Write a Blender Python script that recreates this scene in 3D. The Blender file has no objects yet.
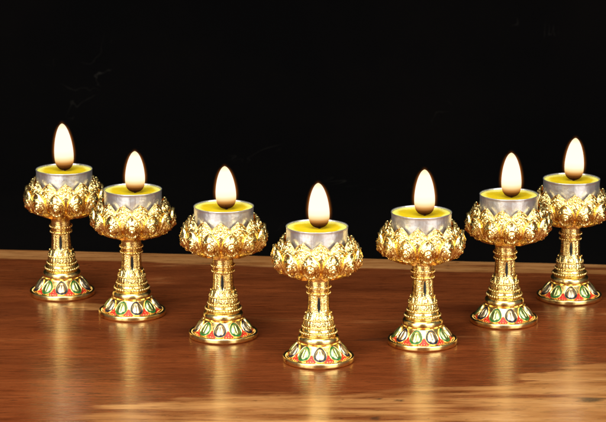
import bpy, math, random
import numpy as np
from mathutils import Vector, noise as mnoise

random.seed(7)
scene = bpy.context.scene
col = scene.collection
MM = 0.001

# ------------------------------------------------------------------ camera
cam_d = bpy.data.cameras.new("camera")
cam = bpy.data.objects.new("camera", cam_d)
col.objects.link(cam)
cam.location = (0.0, 0.0, 0.434)
cam.rotation_euler = (math.radians(90) - 0.2190, 0, 0)
cam_d.sensor_width = 36.0
cam_d.lens = 36.0 * 2558.4 / 606.0
cam_d.clip_start = 0.05
cam_d.clip_end = 50.0
cam_d.dof.use_dof = True
cam_d.dof.focus_distance = 1.60
cam_d.dof.aperture_fstop = 36.0
scene.camera = cam

# ------------------------------------------------------------------ world (dim studio room)
world = bpy.data.worlds.new("World")
scene.world = world
world.use_nodes = True
wb = world.node_tree.nodes["Background"]
wb.inputs[0].default_value = (1.0, 0.93, 0.85, 1)
wb.inputs[1].default_value = 0.11

# ------------------------------------------------------------------ studio lamps
def softbox(name, loc, target, sx, sy, power, colr=(1, 0.965, 0.91)):
    d = bpy.data.lights.new(name, 'AREA')
    d.shape = 'RECTANGLE'
    d.size = sx
    d.size_y = sy
    d.energy = power
    d.color = colr
    o = bpy.data.objects.new(name, d)
    col.objects.link(o)
    o.location = loc
    o.rotation_euler = (Vector(target) - Vector(loc)).to_track_quat('-Z', 'Y').to_euler()
    return o

softbox("softbox_light", (-0.72, 0.62, 0.52), (0, 1.62, 0.05), 0.85, 0.80, 19)
softbox("softbox_light", (0.78, 0.72, 0.50), (0, 1.62, 0.05), 0.75, 0.75, 15)
softbox("overhead_light", (-0.10, 0.95, 1.15), (0, 1.6, 0), 0.95, 0.60, 16)

# ------------------------------------------------------------------ view / render
scene.view_settings.view_transform = 'Standard'
scene.view_settings.look = 'None'
scene.view_settings.exposure = 0.0
scene.view_settings.gamma = 1.0
scene.view_settings.use_curve_mapping = False
scene.render.engine = 'CYCLES'
scene.cycles.use_denoising = True
scene.cycles.max_bounces = 10
scene.cycles.glossy_bounces = 6
scene.cycles.volume_step_rate = 0.4

# ------------------------------------------------------------------ node helpers
def new_mat(name):
    m = bpy.data.materials.new(name)
    m.use_nodes = True
    nt = m.node_tree
    return m, nt, nt.nodes["Principled BSDF"]

def node(nt, t, **kw):
    n = nt.nodes.new(t)
    for k, v in kw.items():
        setattr(n, k, v)
    return n

def math_n(nt, op, a, b=None, clamp=False):
    n = node(nt, 'ShaderNodeMath', operation=op)
    n.use_clamp = clamp
    for i, v in enumerate((a, b)):
        if v is None:
            continue
        if isinstance(v, (int, float)):
            n.inputs[i].default_value = v
        else:
            nt.links.new(v, n.inputs[i])
    return n.outputs[0]

def ramp(nt, fac, stops, interp='LINEAR'):
    n = node(nt, 'ShaderNodeValToRGB')
    cr = n.color_ramp
    cr.interpolation = interp
    while len(cr.elements) < len(stops):
        cr.elements.new(0.5)
    for e, (p, c) in zip(cr.elements, stops):
        e.position = p
        e.color = (*c, 1) if len(c) == 3 else c
    nt.links.new(fac, n.inputs[0])
    return n.outputs[0]

def mixc(nt, fac, a, b, blend='MIX'):
    n = node(nt, 'ShaderNodeMix', data_type='RGBA', blend_type=blend)
    for sock, v in ((n.inputs[0], fac), (n.inputs[6], a), (n.inputs[7], b)):
        if isinstance(v, (int, float)):
            sock.default_value = v
        elif isinstance(v, tuple):
            sock.default_value = (*v, 1)
        else:
            nt.links.new(v, sock)
    return n.outputs[2]

def noise_tex(nt, scale, detail=4, rough=0.55, vec=None, dist=0.0):
    n = node(nt, 'ShaderNodeTexNoise')
    n.inputs['Scale'].default_value = scale
    n.inputs['Detail'].default_value = detail
    n.inputs['Roughness'].default_value = rough
    n.inputs['Distortion'].default_value = dist
    if vec is not None:
        nt.links.new(vec, n.inputs['Vector'])
    return n.outputs[0]

def objcoord(nt, scale=(1, 1, 1)):
    tc = node(nt, 'ShaderNodeTexCoord')
    mp = node(nt, 'ShaderNodeMapping')
    mp.inputs['Scale'].default_value = scale
    nt.links.new(tc.outputs['Object'], mp.inputs['Vector'])
    return mp.outputs[0]

def bump(nt, bsdf, height, strength, dist):
    b = node(nt, 'ShaderNodeBump')
    b.inputs['Strength'].default_value = strength
    b.inputs['Distance'].default_value = dist
    nt.links.new(height, b.inputs['Height'])
    nt.links.new(b.outputs[0], bsdf.inputs['Normal'])
    return b

# ------------------------------------------------------------------ materials
def gold(name, base, rough, bscale, bstr, bdist, tarnish=(0.50, 0.22, 0.045), grain=0):
    m, nt, b = new_mat(name)
    v = objcoord(nt)
    n1 = noise_tex(nt, 260, 4, 0.6, v)
    c = mixc(nt, ramp(nt, n1, [(0.50, (0, 0, 0)), (0.75, (1, 1, 1))]), base, tarnish)
    nt.links.new(c, b.inputs['Base Color'])
    b.inputs['Metallic'].default_value = 1.0
    n2 = noise_tex(nt, 700, 2, 0.5, v)
    r = math_n(nt, 'ADD', math_n(nt, 'MULTIPLY', n2, 0.10), rough - 0.05)
    nt.links.new(r, b.inputs['Roughness'])
    h = noise_tex(nt, bscale, 3, 0.6, v)
    if grain:
        vo = node(nt, 'ShaderNodeTexVoronoi', feature='SMOOTH_F1')
        vo.inputs['Scale'].default_value = grain
        vo.inputs['Smoothness'].default_value = 0.3
        nt.links.new(v, vo.inputs['Vector'])
        h = math_n(nt, 'SUBTRACT', math_n(nt, 'MULTIPLY', h, 0.35), vo.outputs['Distance'])
    bump(nt, b, h, bstr, bdist)
    return m

M_GOLD = gold("polished_gold", (1.0, 0.77, 0.30), 0.24, 500, 0.25, 0.0002)
M_FILI = gold("filigree_gold", (1.0, 0.77, 0.29), 0.22, 1500, 0.17, 0.0005, grain=800)
M_STEM = gold("chased_gold", (1.0, 0.77, 0.29), 0.25, 1200, 0.24, 0.0006, grain=900)
M_UNDER = gold("table_reflection_gold", (1.0, 0.58, 0.16), 0.12, 600, 0.25, 0.0005)  # bowl underside: table's warm reflection tinted into an oranger base colour

def enamel(name, c, rough=0.18):
    m, nt, b = new_mat(name)
    n1 = noise_tex(nt, 500, 3, 0.5, objcoord(nt))
    cc = mixc(nt, ramp(nt, n1, [(0.35, (0, 0, 0)), (0.7, (1, 1, 1))]), c, tuple(x * 0.6 for x in c))
    nt.links.new(cc, b.inputs['Base Color'])
    b.inputs['Roughness'].default_value = rough
    bump(nt, b, n1, 0.3, 0.0002)
    return m

M_RED = enamel("red_enamel", (0.75, 0.020, 0.005), 0.42)
M_GREEN = enamel("green_enamel", (0.025, 0.16, 0.03))
M_NAVY = enamel("dark_navy_enamel", (0.008, 0.013, 0.036))
M_BLACK = enamel("blackened_recess", (0.008, 0.009, 0.006), 0.35)
M_PEARL = gold("pale_champagne_gold", (0.85, 0.74, 0.47), 0.30, 500, 0.5, 0.0004, (0.75, 0.5, 0.22))

M_PEARLG = gold("pale_green_gold", (0.60, 0.70, 0.27), 0.30, 500, 0.5, 0.0004, (0.42, 0.55, 0.16))

def aluminium():
    m, nt, b = new_mat("thin_aluminium")
    v = objcoord(nt)
    n1 = noise_tex(nt, 90, 3, 0.6, v)
    nt.links.new(ramp(nt, n1, [(0.3, (0.58, 0.59, 0.60)), (0.7, (0.74, 0.75, 0.76))]), b.inputs['Base Color'])
    b.inputs['Metallic'].default_value = 0.9
    nv = noise_tex(nt, 1.0, 3, 0.6, objcoord(nt, (900, 900, 60)))
    nt.links.new(math_n(nt, 'ADD', math_n(nt, 'MULTIPLY', nv, 0.18), 0.27), b.inputs['Roughness'])
    h = math_n(nt, 'ADD', noise_tex(nt, 140, 2, 0.5, v), math_n(nt, 'MULTIPLY', nv, 0.12))
    bump(nt, b, h, 0.55, 0.0010)
    return m
M_ALU = aluminium()

def wax_mat():
    m, nt, b = new_mat("yellow_butter_wax")
    v = objcoord(nt)
    n1 = noise_tex(nt, 120, 3, 0.5, v)
    # set wax round the tin is paler than the clear melted pool round the wick
    sp = node(nt, 'ShaderNodeSeparateXYZ')
    nt.links.new(v, sp.inputs[0])
    rr = math_n(nt, 'SQRT', math_n(nt, 'ADD', math_n(nt, 'MULTIPLY', sp.outputs[0], sp.outputs[0]), math_n(nt, 'MULTIPLY', sp.outputs[1], sp.outputs[1])))
    rr = math_n(nt, 'ADD', math_n(nt, 'MULTIPLY', rr, 1000.0 / 19.0), math_n(nt, 'MULTIPLY', math_n(nt, 'SUBTRACT', n1, 0.5), 0.35))
    mx = node(nt, 'ShaderNodeMix', data_type='RGBA')
    nt.links.new(ramp(nt, rr, [(0.70, (0, 0, 0)), (0.86, (1, 1, 1))], 'EASE'), mx.inputs[0])
    mx.inputs[7].default_value = (0.93, 0.83, 0.16, 1)
    nt.links.new(mx.outputs[2], b.inputs['Base Color'])
    nt.links.new(ramp(nt, rr, [(0.68, (0.14,) * 3), (0.88, (0.45,) * 3)]), b.inputs['Roughness'])
    nt.links.new(ramp(nt, n1, [(0.3, (0.88, 0.62, 0.010)), (0.7, (0.94, 0.72, 0.018))]), mx.inputs[6])
    b.inputs['Subsurface Weight'].default_value = 0.25
    b.inputs['Subsurface Radius'].default_value = (0.004, 0.003, 0.0005)
    b.inputs['Subsurface Scale'].default_value = 1.0
    bump(nt, b, n1, 0.3, 0.0008)
    return m
M_WAX = wax_mat()

def wick_mat():
    m, nt, b = new_mat("charred_wick")
    n1 = noise_tex(nt, 900, 3, 0.5, objcoord(nt))
    nt.links.new(ramp(nt, n1, [(0.3, (0.008, 0.006, 0.005)), (0.7, (0.05, 0.03, 0.015))]), b.inputs['Base Color'])
    b.inputs['Roughness'].default_value = 0.9
    return m
M_WICK = wick_mat()

FLAME_H, FLAME_R = 28.0, 6.5
FL_T = [0, 0.03, 0.08, 0.14, 0.22, 0.32, 0.42, 0.55, 0.68, 0.80, 0.89, 0.95, 0.985, 1.0]
FL_R = [0.02, 0.50, 0.76, 0.90, 0.98, 1.0, 0.985, 0.92, 0.81, 0.65, 0.48, 0.32, 0.16, 0.001]

def flame_mat():
    m, nt, b = new_mat("candle_flame")
    nt.nodes.remove(b)
    out = nt.nodes["Material Output"]
    tc = node(nt, 'ShaderNodeTexCoord')
    sp = node(nt, 'ShaderNodeSeparateXYZ')
    nt.links.new(tc.outputs['Object'], sp.inputs[0])
    t = math_n(nt, 'MULTIPLY', sp.outputs[2], 1.0 / (FLAME_H * MM))
    c = ramp(nt, t, [(0.0, (0.010, 0.002, 0.0005)), (0.07, (0.030, 0.007, 0.001)), (0.13, (0.16, 0.045, 0.006)),
                     (0.19, (0.62, 0.26, 0.055)), (0.25, (1.0, 0.70, 0.30)), (0.33, (1.0, 0.90, 0.66)), (0.45, (1.0, 0.95, 0.80)),
                     (0.88, (1.0, 0.94, 0.78)), (1.0, (1.0, 0.80, 0.45))])
    s = ramp(nt, t, [(0.0, (0.7,) * 3), (0.2, (0.9,) * 3), (0.3, (1.0,) * 3), (1.0, (1.0,) * 3)])
    e = node(nt, 'ShaderNodeEmission')
    nt.links.new(c, e.inputs[0])
    nt.links.new(math_n(nt, 'MULTIPLY', s, 1.15), e.inputs[1])
    tr = node(nt, 'ShaderNodeBsdfTransparent')
    mx = node(nt, 'ShaderNodeMixShader')
    op = ramp(nt, t, [(0.0, (0.75,) * 3), (0.10, (0.92,) * 3), (0.2, (1,) * 3), (1, (1,) * 3)])
    nt.links.new(op, mx.inputs[0])
    nt.links.new(tr.outputs[0], mx.inputs[1])
    nt.links.new(e.outputs[0], mx.inputs[2])
    nt.links.new(mx.outputs[0], out.inputs['Surface'])
    return m
M_FLAME = flame_mat()

def glow_mat():
    m, nt, b = new_mat("flame_glow")
    nt.nodes.remove(b)
    out = nt.nodes["Material Output"]
    tc = node(nt, 'ShaderNodeTexCoord')
    sp = node(nt, 'ShaderNodeSeparateXYZ')
    nt.links.new(tc.outputs['Object'], sp.inputs[0])
    t = math_n(nt, 'MULTIPLY', sp.outputs[2], 1.0 / (FLAME_H * MM))
    s = ramp(nt, t, [(0.0, (0.0,) * 3), (0.12, (0.05,) * 3), (0.25, (0.3,) * 3), (0.42, (1.0,) * 3), (1.0, (1.0,) * 3)])
    e = node(nt, 'ShaderNodeEmission')
    e.inputs[0].default_value = (1.0, 0.30, 0.045, 1)
    # fades out with the distance from the flame's own outline
    R_ = ramp(nt, t, [(a_, (max(b_, 0.08),) * 3) for a_, b_ in zip(FL_T, FL_R)])
    rr = math_n(nt, 'SQRT', math_n(nt, 'ADD', math_n(nt, 'MULTIPLY', sp.outputs[0], sp.outputs[0]), math_n(nt, 'MULTIPLY', sp.outputs[1], sp.outputs[1])))
    d = math_n(nt, 'SUBTRACT', math_n(nt, 'MULTIPLY', rr, 1000.0), math_n(nt, 'MULTIPLY', R_, FLAME_R))
    fall = ramp(nt, math_n(nt, 'MULTIPLY', d, 1 / 2.2, True), [(0.0, (1, 1, 1)), (0.30, (0.32,) * 3), (0.65, (0.06,) * 3), (1.0, (0, 0, 0))])
    cap = ramp(nt, math_n(nt, 'MULTIPLY', math_n(nt, 'SUBTRACT', t, 1.0), 12.0, True), [(0.0, (1, 1, 1)), (0.45, (0.12,) * 3), (0.9, (0, 0, 0))])
    cap2 = ramp(nt, t, [(0.85, (1, 1, 1)), (0.97, (0.5,) * 3)])
    fall = math_n(nt, 'MULTIPLY', math_n(nt, 'MULTIPLY', fall, cap), cap2)
    nt.links.new(math_n(nt, 'MULTIPLY', math_n(nt, 'MULTIPLY', s, fall), 90.0), e.inputs[1])
    nt.links.new(e.outputs[0], out.inputs['Volume'])
    return m
M_GLOW = glow_mat()

def cloth_mat():
    m, nt, b = new_mat("black_backdrop_cloth")
    v = objcoord(nt)
    base = noise_tex(nt, 6, 4, 0.6, v)
    wisp = noise_tex(nt, 14, 3, 0.55, v, 1.2)
    line = math_n(nt, 'ABSOLUTE', math_n(nt, 'SUBTRACT', wisp, 0.5))
    line = ramp(nt, line, [(0.0, (1, 1, 1)), (0.006, (0, 0, 0))])
    mask = ramp(nt, noise_tex(nt, 9, 2, 0.5, v), [(0.64, (0, 0, 0)), (0.72, (1, 1, 1))])
    fac = math_n(nt, 'MULTIPLY', line, mask)
    c0 = ramp(nt, base, [(0.35, (0.0007, 0.0006, 0.0007)), (0.7, (0.0016, 0.0012, 0.0011))])
    nt.links.new(mixc(nt, fac, c0, (0.012, 0.011, 0.009)), b.inputs['Base Color'])
    b.inputs['Roughness'].default_value = 0.95
    b.inputs['Specular IOR Level'].default_value = 0.05
    return m
M_CLOTH = cloth_mat()

def wood_mat():
    m, nt, b = new_mat("polished_red_brown_wood")
    at = node(nt, 'ShaderNodeAttribute', attribute_name='sapwood')
    kn = node(nt, 'ShaderNodeAttribute', attribute_name='knots')
    sap = at.outputs['Fac']
    v0 = objcoord(nt)
    g0 = objcoord(nt, (4.0, 24, 8))          # broad figure
    g1 = objcoord(nt, (15, 115, 30))          # streaks
    g2 = objcoord(nt, (60, 330, 60))         # fine fibre
    n0 = noise_tex(nt, 1.0, 3, 0.5, g0, 1.3)
    n1 = noise_tex(nt, 1.0, 5, 0.62, g1, 0.8)
    n2 = noise_tex(nt, 1.0, 3, 0.65, g2)
    cloud = noise_tex(nt, 9, 3, 0.5, objcoord(nt, (1, 2.2, 1)))
    fig = math_n(nt, 'ADD', math_n(nt, 'MULTIPLY', n0, 0.55), math_n(nt, 'MULTIPLY', n1, 0.45))
    heart = ramp(nt, fig, [(0.28, (0.092, 0.0195, 0.005)), (0.44, (0.155, 0.036, 0.009)),
                           (0.58, (0.198, 0.049, 0.0125)), (0.74, (0.265, 0.077, 0.020))])
    heart = mixc(nt, ramp(nt, cloud, [(0.42, (0, 0, 0)), (0.72, (0.6,) * 3)]), heart, (0.075, 0.018, 0.0062))
    pale = ramp(nt, fig, [(0.30, (0.19, 0.058, 0.014)), (0.43, (0.285, 0.108, 0.029)), (0.58, (0.40, 0.185, 0.060)), (0.74, (0.52, 0.285, 0.115))])
    sfac = math_n(nt, 'ADD', sap, math_n(nt, 'MULTIPLY', math_n(nt, 'SUBTRACT', fig, 0.5), 2.2))
    sfac = ramp(nt, sfac, [(0.22, (0, 0, 0)), (0.78, (1, 1, 1))], 'EASE')
    c = mixc(nt, sfac, heart, pale)
    fib = ramp(nt, n2, [(0.28, (0.50, 0.45, 0.40)), (0.46, (0.95, 0.94, 0.93)), (0.60, (1, 1, 1)), (0.78, (1.25, 1.2, 1.15))])
    c = mixc(nt, 0.9, c, fib, 'MULTIPLY')
    pore = noise_tex(nt, 1.0, 2, 0.6, objcoord(nt, (120, 520, 90)))
    pm = math_n(nt, 'MULTIPLY', ramp(nt, pore, [(0.64, (0, 0, 0)), (0.70, (1, 1, 1))]),
                ramp(nt, noise_tex(nt, 24, 2, 0.5, v0), [(0.42, (0.15,) * 3), (0.62, (0.9,) * 3)]))
    c = mixc(nt, pm, c, (0.040, 0.012, 0.005))
    c = mixc(nt, kn.outputs['Fac'], c, (0.035, 0.018, 0.010))
    nt.links.new(c, b.inputs['Base Color'])
    nt.links.new(math_n(nt, 'ADD', math_n(nt, 'MULTIPLY', n1, 0.16), 0.13), b.inputs['Roughness'])
    b.inputs['Specular Tint'].default_value = (1.0, 0.80, 0.55, 1)
    b.inputs['Specular IOR Level'].default_value = 0.30
    rip = noise_tex(nt, 1.0, 3, 0.6, objcoord(nt, (60, 300, 30)))
    h = math_n(nt, 'ADD', math_n(nt, 'MULTIPLY', n2, 0.5), math_n(nt, 'MULTIPLY', rip, 0.7))
    bump(nt, b, h, 0.5, 0.0006)
    return m
M_WOOD = wood_mat()

# ------------------------------------------------------------------ mesh helpers (all in millimetres)
class MB:
    def __init__(self):
        self.v, self.f, self.m, self.n = [], [], [], 0

    def add(self, verts, faces, mat=0):
        verts = np.asarray(verts, float).reshape(-1, 3)
        self.v.append(verts)
        n = self.n
        for i, fc in enumerate(faces):
            self.f.append([k + n for k in fc])
            self.m.append(mat if isinstance(mat, int) else mat[i])
        self.n += len(verts)
        return self

    def mesh(self, name, mats, smooth=True):
        me = bpy.data.meshes.new(name)
        me.from_pydata((np.concatenate(self.v) * MM).tolist(), [], self.f)
        for mt in mats:
            me.materials.append(mt)
        me.polygons.foreach_set('material_index', self.m)
        me.polygons.foreach_set('use_smooth', [smooth] * len(self.f))
        me.update()
        return me

def grid_faces(nu, nv, wrap_u=False):
    fs = []
    for j in range(nv - 1):
        for i in range(nu if wrap_u else nu - 1):
            i2 = (i + 1) % nu
            fs.append((j * nu + i, j * nu + i2, (j + 1) * nu + i2, (j + 1) * nu + i))
    return fs

def resample(profile, step):
    """profile polyline densified, so that relief and shading have something to hold"""
    P = np.array(profile, float)
    out = [P[0]]
    for a, b in zip(P[:-1], P[1:]):
        k = max(1, int(math.ceil(np.linalg.norm(b - a) / step)))
        for i in range(1, k + 1):
            out.append(a + (b - a) * i / k)
    return np.array(out)

def chaikin(P, it=2):
    P = np.array(P, float)
    for _ in range(it):
        Q = [P[0]]
        for a, b in zip(P[:-1], P[1:]):
            Q += [0.75 * a + 0.25 * b, 0.25 * a + 0.75 * b]
        Q.append(P[-1])
        P = np.array(Q)
    return P

def lathe(mb, P, nseg=96, relief=None, mat=0):
    """P: outward-running r,z from bottom to top; relief(theta[], r, z, s[]) -> outward offset in mm"""
    P = np.array(P, float)
    th = np.linspace(0, 2 * math.pi, nseg, endpoint=False)
    r = np.repeat(P[:, :1], nseg, 1)
    z = np.repeat(P[:, 1:], nseg, 1)
    T = np.repeat(th[None], len(P), 0)
    if relief is not None:
        r = r + relief(T, r, z)
    V = np.stack([r * np.cos(T), r * np.sin(T), z], -1)
    mb.add(V.reshape(-1, 3), grid_faces(nseg, len(P), True), mat)

def sphere(mb, c, r, mat=0, nu=10, nv=7, sz=1.0):
    th = np.linspace(0, 2 * math.pi, nu, endpoint=False)
    ph = np.linspace(-math.pi / 2, math.pi / 2, nv)
    V = [(c[0] + r * math.cos(p) * math.cos(t), c[1] + r * math.cos(p) * math.sin(t), c[2] + sz * r * math.sin(p)) for p in ph for t in th]
    mb.add(V, grid_faces(nu, nv, True), mat)

def hsh(a, b):
    x = np.sin(a * 127.1 + b * 311.7) * 43758.5453
    return x - np.floor(x)

def vnoise(x, y):
    xi, yi = np.floor(x), np.floor(y)
    fx, fy = x - xi, y - yi
    fx, fy = fx * fx * (3 - 2 * fx), fy * fy * (3 - 2 * fy)
    return ((hsh(xi, yi) * (1 - fx) + hsh(xi + 1, yi) * fx) * (1 - fy) + (hsh(xi, yi + 1) * (1 - fx) + hsh(xi + 1, yi + 1) * fx) * fy)

def obj(name, me, parent=None, loc=(0, 0, 0), rot=(0, 0, 0)):
    o = bpy.data.objects.new(name, me)
    col.objects.link(o)
    if parent is not None:
        o.parent = parent
    o.location = [c * MM for c in loc]
    o.rotation_euler = rot
    return o

# ------------------------------------------------------------------ setting: backdrop and table
def build_backdrop():
    prof = [(600, -42), (1900, -42), (2250, -42), (2330, -30), (2390, 10), (2420, 80), (2430, 400), (2430, 1500)]
    P = chaikin(prof, 3)
    xs = np.linspace(-1800, 1800, 61)
    V = []
    for y, z in P:
        for x in xs:
            w = 6.0 * (mnoise.noise(Vector((x * 0.004, z * 0.001, 3.3)))) if y > 2300 else 0.0
            V.append((x, y + w, z))
    mb = MB().add(V, grid_faces(len(xs), len(P)))
    o = obj("backdrop", mb.mesh("backdrop", [M_CLOTH]))
    o['kind'] = 'structure'
    o['label'] = "plain black backdrop behind the table"

def back_edge(x):
    return 1799.5 - 0.1067 * x + 1.6 * mnoise.noise(Vector((x * 0.012, 4.2, 0))) + 0.5 * mnoise.noise(Vector((x * 0.06, 1.2, 0)))

SAP_X = [-700, -300, -150, -120, -90, -60, -31, 10, 58, 105, 125, 140, 150, 185, 240, 700]
SAP_Y = [1330, 1370, 1396, 1422, 1442, 1450, 1456, 1462, 1466, 1468, 1474, 1496, 1508, 1522, 1528, 1500]

def smooth01(t):
    t = min(1, max(0, t))
    return t * t * (3 - 2 * t)

def wood_masks(x, y):
    n1 = mnoise.noise(Vector((x * 0.012, y * 0.05, 0.0)))
    n2 = mnoise.noise(Vector((x * 0.035, y * 0.16, 5.0)))
    x = x + 26 * mnoise.noise(Vector((x * 0.006, y * 0.11, 8.0))) + 13 * mnoise.noise(Vector((x * 0.01, y * 0.34, 2.0)))
    yb = float(np.interp(x, SAP_X, SAP_Y)) + 9 * n1 + 5 * n2
    d = yb - y
    front = smooth01((d + 10) / 22)
    # redder streaks running through the pale front area
    streak = smooth01(1 - abs(y - (1446 + 0.03 * x + 5 * n1)) / 9.0) * smooth01((x - 60) / 60) * smooth01((182 - x) / 40)
    streak2 = smooth01(1 - abs(y - (1421 + 5 * n1)) / 6.0) * 0.6
    front *= 1 - 0.75 * streak - 0.5 * streak2
    front *= 0.58 + 0.44 * smooth01((x - 100) / 45) + 0.2 * n2
    # pale band along the far edge
    e = back_edge(x) - y
    band = smooth01((37 + 5 * n1 + 0.016 * (x + 200) * 0 - e) / 8.0)
    dark = smooth01(1 - abs(e - (17 + 4 * n1)) / 4.0) * smooth01(0.5 + 2.2 * mnoise.noise(Vector((x * 0.011, 9.1, 0))))
    band *= 0.85 - 0.65 * dark
    # short pale inclusion between the two lamps at the far left
    ux = (x + 139) / 24
    uy = (y - 1657 + 0.12 * (x + 139) + 2.0 * math.sin(x * 0.13)) / 9.0
    incl = smooth01(1.5 - 1.3 * math.sqrt(ux * ux + uy * uy))
    s = max(front, band, 1.5 * incl)
    k = 0
    for kx, ky, rx, ry, a in ((165, 1440, 9, 6, 0.85), (56.5, 1440.5, 2.6, 4.0, 0.9), (55.5, 1404, 3.0, 3.5, 0.8), (148, 1513, 10, 2.0, 0.45),
                              (-58, 1778, 16, 2.0, 0.5), (195, 1765, 14, 2.5, 0.4), (50, 1574, 13, 4.5, 0.45)):
        q = math.sqrt(((x - kx) / rx) ** 2 + ((y - ky) / ry) ** 2) + 0.35 * n2
        k = max(k, a * smooth01(1.6 - 1.2 * q))
    return s, k

def build_table():
    xs = np.concatenate([np.arange(-700, -240, 20), np.arange(-240, 240, 2.5), np.arange(240, 701, 20)])
    ts = np.concatenate([np.linspace(0, 0.30, 14)[:-1], np.linspace(0.30, 1, 190)])
    y0, T = 1150.0, 40.0
    rows = []
    for t in ts:
        rows.append([(x, y0 + (back_edge(x) - 3 - y0) * t, 0.0) for x in xs])
    # rounded far edge, then down the back
    for dy, z in ((-1.6, -0.25), (-0.6, -0.9), (0.0, -2.2), (0.2, -8), (-1.5, -25), (-3.0, -T)):
        rows.append([(x, back_edge(x) + dy + 0.5 * mnoise.noise(Vector((x * 0.05, z * 0.1, 0))), z) for x in xs])
    nb = len(rows)
    rows.append([(x, y0, -T) for x in xs])          # underside back to the near edge
    rows.append([(x, y0 - 1.5, -2) for x in xs])
    rows.append([(x, y0, 0.0) for x in xs])
    V = np.array(rows).reshape(-1, 3)
    n = len(xs)
    F = grid_faces(n, len(rows))
    R = len(rows)
    F.append([j * n for j in range(R)])
    F.append([j * n + n - 1 for j in range(R)][::-1])
    mb = MB().add(V, F)
    me = mb.mesh("table", [M_WOOD])
    a1 = me.attributes.new('sapwood', 'FLOAT', 'POINT')
    a2 = me.attributes.new('knots', 'FLOAT', 'POINT')
    S = [wood_masks(v[0], v[1]) for v in V]
    a1.data.foreach_set('value', [s for s, k in S])
    a2.data.foreach_set('value', [k for s, k in S])
    me.polygons.foreach_set('use_smooth', [True] * (len(F) - 2) + [False] * 2)
    o = obj("table", me)
    o['label'] = "polished reddish brown wooden table under the row of butter lamps"
    o['category'] = "table"

# ------------------------------------------------------------------ lamp meshes
NP = 12                      # lotus petals in each row of the bowl
NF = 10                       # enamelled petals round the foot
STEP = 2 * math.pi / NP
FSTEP = 2 * math.pi / NF

def foot_mesh():
    mb = MB()
    prof = [(0.01, 0.0), (21.2, 0.0), (21.9, 0.25), (22.15, 0.8), (22.15, 2.9), (21.9, 3.5), (21.2, 3.75), (20.6, 3.4), (20.1, 2.8),
            (19.4, 3.0), (17.8, 4.6), (16.0, 6.6), (14.3, 8.8), (12.9, 10.9), (12.2, 12.0),
            (12.5, 12.4), (12.9, 13.3), (12.9, 14.6), (12.5, 15.8), (11.6, 16.7), (10.6, 17.3), (10.4, 18.5)]
    lathe(mb, resample(prof, 0.7), 128)
    # fine bead row just inside the rim
    for i in range(72):
        a = 2 * math.pi * i / 72
        sphere(mb, (20.2 * math.cos(a), 20.2 * math.sin(a), 3.05), 0.42, 0, 6, 5)
    return mb.mesh("foot", [M_GOLD])

CONE = np.array([(19.9, 2.75), (19.2, 3.3), (17.8, 4.6), (16.0, 6.6), (14.3, 8.8), (12.9, 10.9), (12.35, 11.8)])
CL = np.concatenate([[0], np.cumsum(np.linalg.norm(np.diff(CONE, axis=0), axis=1))])

def cone_at(s, ang, h):
    """s mm up the flare, ang angle, h mm out along its normal"""
    r = np.interp(s, CL, CONE[:, 0])
    z = np.interp(s, CL, CONE[:, 1])
    nx, nz = 0.77, 0.64
    rr, zz = r + nx * h, z + nz * h
    return np.stack([rr * np.cos(ang), rr * np.sin(ang), zz], -1)

def base_petal_mesh(enam, pearl, name):
    """raised oval on the flare: gold outline, enamel band, pale domed heart with a mid vein"""
    mb = MB()
    na, nr = 48, 25
    rho = np.linspace(0, 1, nr)
    al = np.linspace(0, 2 * math.pi, na, endpoint=False)
    R, A = np.meshgrid(rho, al, indexing='ij')
    half_s, c_s = 5.5, 6.3
    sx = R * np.cos(A)
    sy = R * np.sin(A)
    s = c_s + half_s * sy
    wid = 4.45 * (1 - 0.30 * (sy + 0.2)) * sx          # narrower towards the top
    r_loc = np.interp(s, CL, CONE[:, 0])
    ang = wid / r_loc
    h = np.where(R < 0.72, 0.65 + 1.2 * np.clip(1 - (R / 0.72) ** 2, 0, 1) ** 0.6 - 0.35 * np.exp(-(wid / 0.35) ** 2) * (R < 0.5),
                 np.where(R < 0.87, 0.5, 0.6 + 0.6 * np.sin(np.clip((R - 0.87) / 0.13, 0, 1) * math.pi)))
    h = np.where(R > 0.985, -0.4, h)
    V = cone_at(s, ang, h)
    F = grid_faces(na, nr, True)
    mats = []
    for j in range(nr - 1):
        rm = (rho[j] + rho[j + 1]) / 2
        mats += [0 if rm < 0.65 else (1 if rm < 0.88 else 2)] * na
    mb.add(V.reshape(-1, 3), F, mats)
    return mb.mesh(name, [pearl, enam, M_GOLD])

def inlay_mesh():
    """red enamel triangle between two petals, with three gold grains in it"""
    mb = MB()
    nu, nv = 9, 9
    V = []
    for j in range(nv):
        t = j / (nv - 1)
        for i in range(nu):
            u = -1 + 2 * i / (nu - 1)
            s = 0.75 + 6.0 * t
            w = 3.9 * (1 - t) ** 1.15 + 0.15
            edge = min(1, 4 * (1 - abs(u)), 6 * t + 0.0, 6 * (1 - t))
            V.append(cone_at(np.array(s), np.array(u * w / float(np.interp(s, CL, CONE[:, 0]))), np.array(-0.3 + 0.75 * smooth01(edge))))
    mb.add(np.array(V), grid_faces(nu, nv), 0)
    for ds, da in ((1.5, 0.0), (1.25, 0.085), (1.25, -0.085), (3.1, 0.0)):
        c = cone_at(np.array(ds), np.array(da), np.array(0.5))
        sphere(mb, c, 0.36, 1, 7, 5)
    return mb.mesh("enamel_inlay", [M_RED, M_GOLD])

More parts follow.
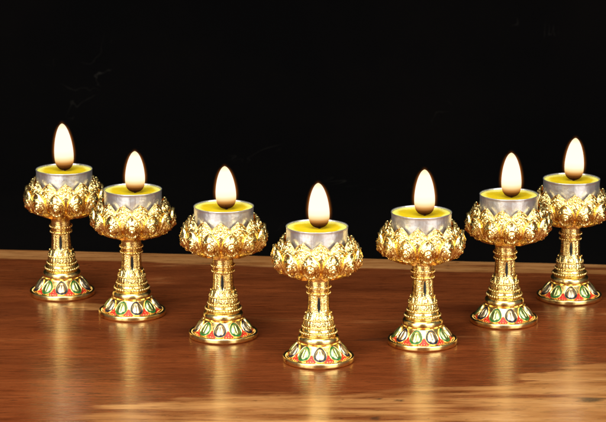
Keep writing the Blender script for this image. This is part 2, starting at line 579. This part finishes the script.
def stem_mesh():
    """column from the foot to the underside of the bowl; z = 0 at the foot's top"""
    mb = MB()
    Z0 = 17.0
    prof = [(10.5, 17.0), (10.2, 20.0), (9.5, 22.4), (9.2, 22.8), (8.6, 26.6), (8.3, 27.0), (7.8, 28.8), (7.3, 30.2), (6.95, 31.4), (6.7, 33.0),
            (6.5, 38), (6.3, 42.2), (6.6, 42.7), (6.5, 43.1), (6.9, 47.4), (6.7, 47.8), (6.6, 51.0), (7.2, 53.0), (8.4, 54.4), (7.5, 54.8)]
    P = resample(prof, 0.3)

    def rel(T, r, z):
        h = np.zeros_like(r)
        # beaded drum
        m = (z > 22.7) & (z < 27.0)
        h += m * (0.42 * np.abs(np.sin(T * 13)) ** 1.5 * np.sin(np.clip((z - 22.7) / 4.3, 0, 1) * math.pi) + 0.3 * (vnoise(T * 22, z * 2.6) - 0.4))
        # overlapping leaves
        m = (z >= 27.0) & (z < 32.0)
        t = np.clip((z - 27.0) / 4.8, 0, 1)
        lf = np.abs(np.cos(T * 5))
        h += m * (0.9 * lf ** 0.6 * (1 - t) ** 0.35 * (t < 0.25 + 0.7 * lf) + 0.35 * (vnoise(T * 20, z * 2.4) - 0.5))
        # plain panels with sharp ribs between them on the shaft
        m = (z >= 32.0) & (z < 42.4)
        rib = np.exp(-((np.mod(T / (math.pi / 2) + 0.5, 1) - 0.0) / 0.07) ** 2) + np.exp(-((np.mod(T / (math.pi / 2) + 0.5, 1) - 1.0) / 0.07) ** 2)
        fr = np.mod(T / (math.pi / 2) + 0.5, 1) - 0.5            # 0 at the middle of each panel
        slot = np.exp(-((fr / 0.085) ** 2 + ((z - 36.8) / 4.6) ** 4) ** 2)
        tex = (np.abs(fr) > 0.2)
        h += m * (0.45 * rib + 0.2 * tex * (vnoise(T * 18, z * 2.2) - 0.35) - 0.75 * slot)
        return h
    P2 = P.copy()
    P2[:, 1] -= Z0
    lathe(mb, P2, 200, lambda T, r, z: rel(T, r, z + Z0))
    # little leaf tips flicking out of the leaf band
    for i in range(10):
        a = STEP * i
        sphere(mb, (7.9 * math.cos(a), 7.9 * math.sin(a), 30.6 - Z0), 0.6, 0, 8, 6, 1.3)
        a += STEP / 2
        sphere(mb, (8.7 * math.cos(a), 8.7 * math.sin(a), 27.9 - Z0), 0.6, 0, 8, 6, 1.2)
    return mb.mesh("stem", [M_STEM])

def slot_mesh():
    """dark spindle let into a shaft panel, centred on +x"""
    mb = MB()
    V = []
    n = 14
    for j in range(n):
        t = j / (n - 1)
        z = 31.8 + 9.4 * t - 17.0
        w = 0.9 * math.sin(math.pi * (0.04 + 0.92 * t)) ** 0.7
        r = float(np.interp(z + 17.0, [30, 31.5, 33, 38, 42], [8.3, 7.6, 6.9, 6.5, 6.3])) - 0.2
        V += [(r, -w, z), (r + 0.18, 0, z), (r, w, z)]
    mb.add(V, grid_faces(3, n))
    return mb.mesh("slot", [M_BLACK])

def ring_mesh(R, r, nb, rb, name):
    """beaded ring about the z axis"""
    mb = MB()
    prof = [(R + r * math.cos(t), r * math.sin(t)) for t in np.linspace(-math.pi, math.pi, 13)]
    lathe(mb, prof, 72)
    for i in range(nb):
        a = 2 * math.pi * i / nb
        sphere(mb, ((R + r * 0.55) * math.cos(a), (R + r * 0.55) * math.sin(a), r * 0.15), rb, 0, 8, 6)
    return mb.mesh(name, [M_FILI])

BZ = 51.0   # height of the bowl's own origin above the table

def bowl_mesh():
    mb = MB()
    out = [(0.01, 0.2), (7.0, 0.2), (8.0, 0.6), (12.5, 2.0), (18.0, 4.4), (22.0, 7.6), (24.0, 11.2), (24.4, 15.0), (23.6, 19.5), (22.2, 23.0),
           (21.4, 23.2), (21.2, 21), (21.3, 17.8), (20.6, 17.3), (0.01, 17.3)]
    P = np.concatenate([chaikin(out[1:11], 2), np.array(out[11:])])
    P = np.vstack([[out[0]], P])
    P[:, 1] = np.where(P[:, 1] < 17, 2.2 + P[:, 1] * 15.0 / 17.2, P[:, 1])
    lathe(mb, P, 120, lambda T, r, z: np.where((z < 12) & (r > 7.5), 0.35 * np.abs(np.cos(T * 5)), 0))
    return mb.mesh("bowl", [M_UNDER])

def petal(name, prof, width, half_ang, thick, relief, mats, mat_v=None, curl=0.0, nu=61, nv=91, beads=()):
    """one lotus petal about +x: profile r,z from root to tip (bowl coordinates), width(v) 0..1, relief(a,b,u,v) in mm"""
    P = chaikin([(r_ * 0.985 if z_ < 22 else r_, 2.2 + z_ * 26 / 28.2) for r_, z_ in prof], 3)
    L = np.concatenate([[0], np.cumsum(np.linalg.norm(np.diff(P, axis=0), axis=1))])
    v = np.linspace(0, 1, nv)
    b = v * L[-1]
    r = np.interp(b, L, P[:, 0])
    z = np.interp(b, L, P[:, 1])
    dr, dz = np.gradient(r), np.gradient(z)
    n = np.hypot(dr, dz)
    nr_, nz_ = dz / n, -dr / n
    u = np.linspace(-1, 1, nu)
    U, Vv = np.meshgrid(u, v)
    W = np.array([width(t) for t in v])[:, None]
    ang = U * W * half_ang
    rr = r[:, None] + 0 * U
    zz = z[:, None] + 0 * U
    a = ang * rr
    bb = b[:, None] + 0 * U
    lat = (U * W)
    h = relief(a, bb, U, Vv, L[-1]) - curl * lat ** 2
    def put(hh):
        R_ = rr + nr_[:, None] * hh
        Z_ = zz + nz_[:, None] * hh
        return np.stack([R_ * np.cos(ang), R_ * np.sin(ang), Z_], -1).reshape(-1, 3)
    mb = MB()
    front = put(h)
    back = put(-thick - curl * lat ** 2 + 0 * h)
    F = grid_faces(nu, nv)
    mi = []
    for j in range(nv - 1):
        mi += [1 if (mat_v is not None and (v[j] + v[j + 1]) / 2 < mat_v) else 0] * (nu - 1)
    mb.add(front, F, mi)
    mb.add(back, [f[::-1] for f in F], mi)
    # stitch the rim
    N = nu * nv
    loop = list(range(nu)) + [j * nu + nu - 1 for j in range(1, nv)] + [(nv - 1) * nu + i for i in range(nu - 2, -1, -1)] + [j * nu for j in range(nv - 2, 0, -1)]
    for p, q in zip(loop, loop[1:] + loop[:1]):
        mb.f.append([q, p, p + N, q + N])
        mb.m.append(0)
    for c, rad, sz in beads:
        sphere(mb, c, rad, 0, 9, 7, sz)
    return mb.mesh(name, mats)

def spiral(cx, cy, r0, turns, a0, sgn=1, n=60):
    t = np.linspace(0, 1, n)
    rad = r0 * (1 - t) ** 0.8
    an = a0 + sgn * turns * 2 * math.pi * t
    return np.stack([cx + rad * np.cos(an), cy + rad * np.sin(an)], -1)

def ridge(a, b, pts, amp, sig):
    d2 = np.full(a.shape, 1e9)
    for x, y in pts:
        d2 = np.minimum(d2, (a - x) ** 2 + (b - y) ** 2)
    return amp * np.exp(-d2 / sig ** 2)

def dot(a, b, x, y, amp, rad):
    d2 = ((a - x) ** 2 + (b - y) ** 2) / rad ** 2
    return amp * np.sqrt(np.clip(1 - d2, 0, 1))

def outer_petal_mesh():
    prof = [(8.2, 0.9), (13.8, 1.5), (19.8, 3.5), (24.4, 6.6), (26.8, 10.8), (27.4, 15.2), (26.6, 18.6), (26.6, 20.6), (27.1, 21.4)]
    def width(v):
        return float(np.interp(v, [0, 0.42, 0.55, 0.68, 0.80, 0.88, 0.94, 0.98, 1.0], [1.0, 1.02, 1.0, 0.95, 0.86, 0.70, 0.46, 0.22, 0.06]))
    def rel(a, b, U, V, L):
        a = a * 1.2
        up = np.clip((V - 0.36) / 0.06, 0, 1)
        h = 1.1 * np.clip(1 - np.abs(U) ** 2.2, 0, 1) ** 0.7                     # full, pillowy lobe
        h += 0.55 * np.exp(-((np.abs(U) - 0.86) / 0.075) ** 2) * np.clip((V - 0.10) / 0.2, 0, 1)   # rolled edge
        h += 0.25 * np.exp(-(a / 0.5) ** 2) * (1 - up)                             # keel below
        h += (1 - up) * 0.12 * np.sin(np.abs(U) * 16 + V * 14)
        cb = 0.66 * L                                                              # boss
        rr = np.hypot(a, b - cb)
        h += up * (0.8 * np.exp(-(rr / 2.6) ** 2) + dot(a, b, 0, cb, 0.7, 1.3))
        h += up * (0.6 * np.exp(-((rr - 4.7) / 0.45) ** 2) - 0.6 * np.exp(-((rr - 3.9) / 0.35) ** 2))
        for k in range(12):
            t = 2 * math.pi * k / 12
            h += up * dot(a, b, 2.2 * math.cos(t), cb + 2.2 * math.sin(t), 0.4, 0.5)
            h += up * dot(a, b, 4.8 * math.cos(t), cb + 4.8 * math.sin(t), 0.35, 0.6)
        for s in (-1, 1):
            h += up * ridge(a, b, spiral(s * 5.1, cb - 4.0, 1.9, 1.5, 1.2, s), 0.45, 0.36)
            h += up * ridge(a, b, spiral(s * 4.3, cb + 4.1, 1.6, 1.4, -1.0, s), 0.4, 0.36)
            h += up * ridge(a, b, spiral(s * 1.7, cb - 5.0, 1.2, 1.3, 2.0, -s), 0.35, 0.34)
            h += up * ridge(a, b, spiral(s * 1.3, cb + 5.7, 1.0, 1.2, 0.4, s), 0.3, 0.34)
        h += (0.05 + 0.10 * up) * (vnoise(a * 2.1 + 31, b * 2.1) - 0.5) * np.clip((1 - np.abs(U)) * 6, 0, 1)
        return h
    return petal("outer_petal", prof, width, STEP / 2, 0.7, rel, [M_FILI, M_UNDER], 0.37, curl=2.2, beads=[((27.0, 0, 21.4), 0.4, 0.9)])

def inner_petal_mesh():
    prof = [(24.0, 10.5), (24.6, 14.5), (24.4, 18.5), (23.5, 21.8), (22.2, 24.6), (21.3, 26.6), (21.4, 27.6)]
    def width(v):
        return float(np.interp(v, [0, 0.55, 0.68, 0.78, 0.88, 0.95, 1.0], [1.0, 1.08, 1.04, 0.90, 0.60, 0.30, 0.06]))
    def rel(a, b, U, V, L):
        a = a * 1.2
        h = 0.6 * np.clip(1 - np.abs(U) ** 2.0, 0, 1)
        h += 0.6 * np.exp(-((np.abs(U) - 0.88) / 0.07) ** 2) + 0.5 * np.exp(-((V - 0.955) / 0.03) ** 2)
        cb = 0.74 * L
        h += dot(a, b, 0, cb, 1.0, 1.5) + dot(a, b, 0, cb - 2.6, 0.6, 1.0) + dot(a, b, 0, cb + 2.3, 0.6, 0.8)
        for k in range(8):
            t = 2 * math.pi * (k + 0.5) / 8
            h += dot(a, b, 2.3 * math.cos(t), cb + 2.0 * math.sin(t), 0.4, 0.62)
        for s in (-1, 1):
            h += ridge(a, b, spiral(s * 3.6, cb - 0.8, 1.7, 1.5, 0.8, s), 0.5, 0.38)
            h += ridge(a, b, spiral(s * 5.6, cb - 4.0, 1.6, 1.5, 2.4, -s), 0.4, 0.38)
            h += ridge(a, b, spiral(s * 2.2, cb + 3.0, 1.0, 1.2, -0.6, s), 0.35, 0.34)
            h += ridge(a, b, spiral(s * 2.4, cb - 4.6, 1.4, 1.4, 1.4, s), 0.35, 0.36)
        h += 0.14 * (vnoise(a * 2.2 + 7, b * 2.2 + 3) - 0.5) * np.clip((1 - np.abs(U)) * 6, 0, 1)
        return h
    return petal("inner_petal", prof, width, STEP / 2, 0.7, rel, [M_FILI], None, curl=0.9, beads=[((21.2, 0, 27.4), 0.65, 1.0)])

# ------------------------------------------------------------------ tealight meshes (origin at the underside of the tin)
TIN_H = 17.0

def tin_mesh(seed):
    mb = MB()
    prof = [(0.01, 0.0), (18.0, 0.0), (18.6, 0.4), (18.75, 1.2), (18.8, 8), (18.85, 15.8), (19.05, 16.4), (19.15, 16.8), (19.0, 17.05), (18.75, 17.0),
            (18.6, 16.6), (18.5, 15.5), (18.45, 13), (18.4, 1.0), (17.5, 0.5), (0.01, 0.5)]
    rs = np.random.RandomState(seed)
    ph = rs.rand(6) * 6.28
    def rel(T, r, z):
        k = np.clip(z / 17.0, 0, 1) * (r > 5)
        return k * (0.10 * np.sin(3 * T + ph[0]) + 0.05 * np.sin(7 * T + ph[1]) + 0.025 * np.sin(17 * T + ph[2] + z * 0.3) + 0.02 * np.sin(31 * T + ph[3]))
    lathe(mb, resample(prof, 1.0), 144, rel)
    return mb.mesh("tin_cup", [M_ALU])

def wax_mesh():
    mb = MB()
    prof = [(18.25, 1.2), (18.25, 15.9), (18.0, 16.1), (17.2, 15.95), (14, 15.75), (9, 15.6), (4, 15.5), (1.5, 15.6), (0.01, 15.7)]
    lathe(mb, resample(prof, 1.2), 72, lambda T, r, z: 0)
    return mb.mesh("wax", [M_WAX])

def wick_mesh():
    mb = MB()
    P = [(0, 0, 15.2), (0.1, 0, 16.6), (0.3, 0.1, 17.8), (0.7, 0.2, 18.8)]
    V = []
    for i, p in enumerate(P):
        rad = (0.8, 0.75, 0.7, 0.35)[i]
        for k in range(8):
            t = 2 * math.pi * k / 8
            V.append((p[0] + rad * math.cos(t), p[1] + rad * math.sin(t), p[2]))
    mb.add(V, grid_faces(8, 4, True) + [tuple(range(24, 32))])
    return mb.mesh("wick", [M_WICK])


def flame_mesh(name, grow, mat, seed):
    mb = MB()
    t = np.linspace(0, 1, 40)
    rad = np.interp(t, FL_T, FL_R)
    t = 0.5 - 0.5 * np.cos(t * math.pi)
    rad = np.interp(t, FL_T, FL_R)
    for _ in range(3):
        rad[1:-1] = 0.25 * rad[:-2] + 0.5 * rad[1:-1] + 0.25 * rad[2:]
    P = np.stack([rad * FLAME_R + grow * np.minimum(1, rad * 3), t * FLAME_H + (t * 2 - 1) * grow], -1)
    rs = np.random.RandomState(seed)
    dx = dy = 0.0
    th = np.linspace(0, 2 * math.pi, 32, endpoint=False)
    V = []
    for (r, z), tt in zip(P, t):
        sx = dx * math.sin(tt * 2.6) + 0.35 * dx * tt * tt
        sy = dy * math.sin(tt * 2.6)
        for a in th:
            V.append((sx + r * math.cos(a), sy + r * math.sin(a), z))
    n = len(t)
    mb.add(V, grid_faces(32, n, True) + [tuple(range(31, -1, -1)), tuple(range((n - 1) * 32, n * 32))])
    return mb.mesh(name, [mat])

# ------------------------------------------------------------------ build
build_backdrop()
build_table()

FOOT = foot_mesh()
PETAL_G = base_petal_mesh(M_GREEN, M_PEARLG, "green_base_petal")
PETAL_N = base_petal_mesh(M_NAVY, M_PEARL, "navy_base_petal")
INLAY = inlay_mesh()
STEM = stem_mesh()
SLOT = slot_mesh()
RING_LOW = ring_mesh(10.6, 1.15, 40, 0.92, "lower_beaded_ring")
RING_MID = ring_mesh(9.3, 0.95, 36, 0.78, "middle_beaded_ring")
RING_TOP = ring_mesh(6.7, 0.75, 26, 0.68, "neck_ring")
BOWL = bowl_mesh()
OUTER = outer_petal_mesh()
INNER = inner_petal_mesh()
WAX = wax_mesh()
WICK = wick_mesh()
FLAME = flame_mesh("flame", 0.0, M_FLAME, 1)
GLOW = flame_mesh("glow", 2.2, M_GLOW, 1)

def make_lamp():
    root = bpy.data.objects.new("butter_lamp", None)
    root.empty_display_size = 0.02
    col.objects.link(root)
    foot = obj("foot", FOOT, root)
    for i in range(NF):
        p = obj("foot_petal", PETAL_G if i % 2 else PETAL_N, foot, rot=(0, 0, i * FSTEP))
        p['label'] = "green enamelled oval petal" if i % 2 else "dark navy enamelled oval petal"
        obj("enamel_inlay", INLAY, foot, rot=(0, 0, (i + 0.5) * FSTEP))['label'] = "red enamel triangle with gold grains"
    stem = obj("stem", STEM, root, (0, 0, 17.0))
    obj("beaded_ring", RING_LOW, stem, (0, 0, 1.6))
    obj("beaded_ring", RING_MID, stem, (0, 0, 5.0))
    obj("beaded_ring", RING_MID, stem, (0, 0, 9.9)).scale = (0.90, 0.90, 0.8)
    obj("collar", RING_TOP, stem, (0, 0, 26.2))
    obj("collar", RING_TOP, stem, (0, 0, 29.9)).scale = (1.04, 1.04, 1)
    for i in range(4):
        obj("dark_slot", SLOT, stem, rot=(0, 0, i * math.pi / 2))
    bowl = obj("lotus_bowl", BOWL, root, (0, 0, BZ))
    for i in range(NP):
        obj("outer_petal", OUTER, bowl, rot=(0, 0, i * STEP))
        obj("inner_petal", INNER, bowl, rot=(0, 0, (i + 0.5) * STEP))
    return root

def copy_tree(o, parent=None):
    c = o.copy()
    col.objects.link(c)
    if parent is not None:
        c.parent = parent
    for ch in list(o.children):
        copy_tree(ch, c)
    return c

#        base x,  y,      cup x,  flame dx, flame height, spin(deg), lamp label, candle label
LAMPS = [(-164.0, 1690.0, -161.0, 0.5, 32.3, 4, 1.026, 0.0,
          "gold butter lamp at the far left end of the row", "lit tealight in the gold lamp at the far left end"),
         (-112.9, 1637.0, -111.4, 1.9, 27.2, 14, 0.987, -5.0,
          "gold butter lamp second from the left, its bowl overlapping the leftmost", "lit tealight in the lamp second from the left"),
         (-50.9, 1582.0, -50.2, 1.9, 27.4, -6, 1.0, -4.0,
          "gold butter lamp third from the left, beside the front middle one", "lit tealight in the lamp just left of the front middle one"),
         (9.6, 1525.0, 8.5, 1.5, 28.0, 3, 1.0, -1.0,
          "gold butter lamp nearest the front, middle of the row", "lit tealight in the frontmost middle lamp"),
         (75.6, 1565.0, 74.1, 1.9, 29.2, 19, 1.0, -5.0,
          "gold butter lamp third from the right, beside the front middle one", "lit tealight in the lamp just right of the front middle one"),
         (131.3, 1618.0, 133.2, 1.3, 29.4, 12, 1.0, -4.5,
          "gold butter lamp second from the right, its bowl overlapping the rightmost", "lit tealight in the lamp second from the right"),
         (180.2, 1679.0, 180.0, 1.3, 28.8, -2, 0.962, -0.5,
          "gold butter lamp at the far right end of the row", "lit tealight in the lamp at the far right end")]

lamp0 = make_lamp()
for k, (bx, by, cx, fdx, fh, spin, zs, fdy, lab, clab) in enumerate(LAMPS):
    r = lamp0 if k == 0 else copy_tree(lamp0)
    r.location = (bx * MM, by * MM, 0)
    r.scale = (1, 1, zs)
    r['label'] = lab
    r['category'] = "butter lamp"
    r['group'] = "gold lotus butter lamps in a curved row"
    lean = math.atan2(cx - bx, 66.0)
    for ch in r.children:
        nm = ch.name.split('.')[0]
        if nm == "foot":
            ch.rotation_euler = (0, 0, math.radians(-90 + spin))
        elif nm == "stem":
            ch.rotation_euler = (0, lean, math.radians(-90 + spin * 0.5))
            ch.rotation_mode = 'XYZ'
        elif nm == "lotus_bowl":
            ch.location = ((cx - bx) * MM, 0, BZ * MM)
            ch.rotation_euler = (0, 0, math.radians(-90 + spin + 18))
    # the tealight standing in the bowl
    t = bpy.data.objects.new("tealight", None)
    t.empty_display_size = 0.02
    col.objects.link(t)
    t.location = (cx * MM, by * MM, (BZ + 17.32) * zs * MM)
    t['label'] = clab
    t['category'] = "candle"
    t['group'] = "lit tealights in the butter lamps"
    obj("tin_cup", tin_mesh(k), t, rot=(0, 0, random.uniform(0, 6)))
    obj("wax", WAX, t)
    obj("wick", WICK, t, (fdx, fdy, 0), (0, 0, random.uniform(0, 6)))
    fl = obj("flame", FLAME, t, (fdx, fdy, 15.75), (random.uniform(-0.05, 0.05), random.uniform(-0.05, 0.05), 0))
    s = fh / FLAME_H
    fl.scale = (1, 1, s)
    obj("glow", GLOW, fl)
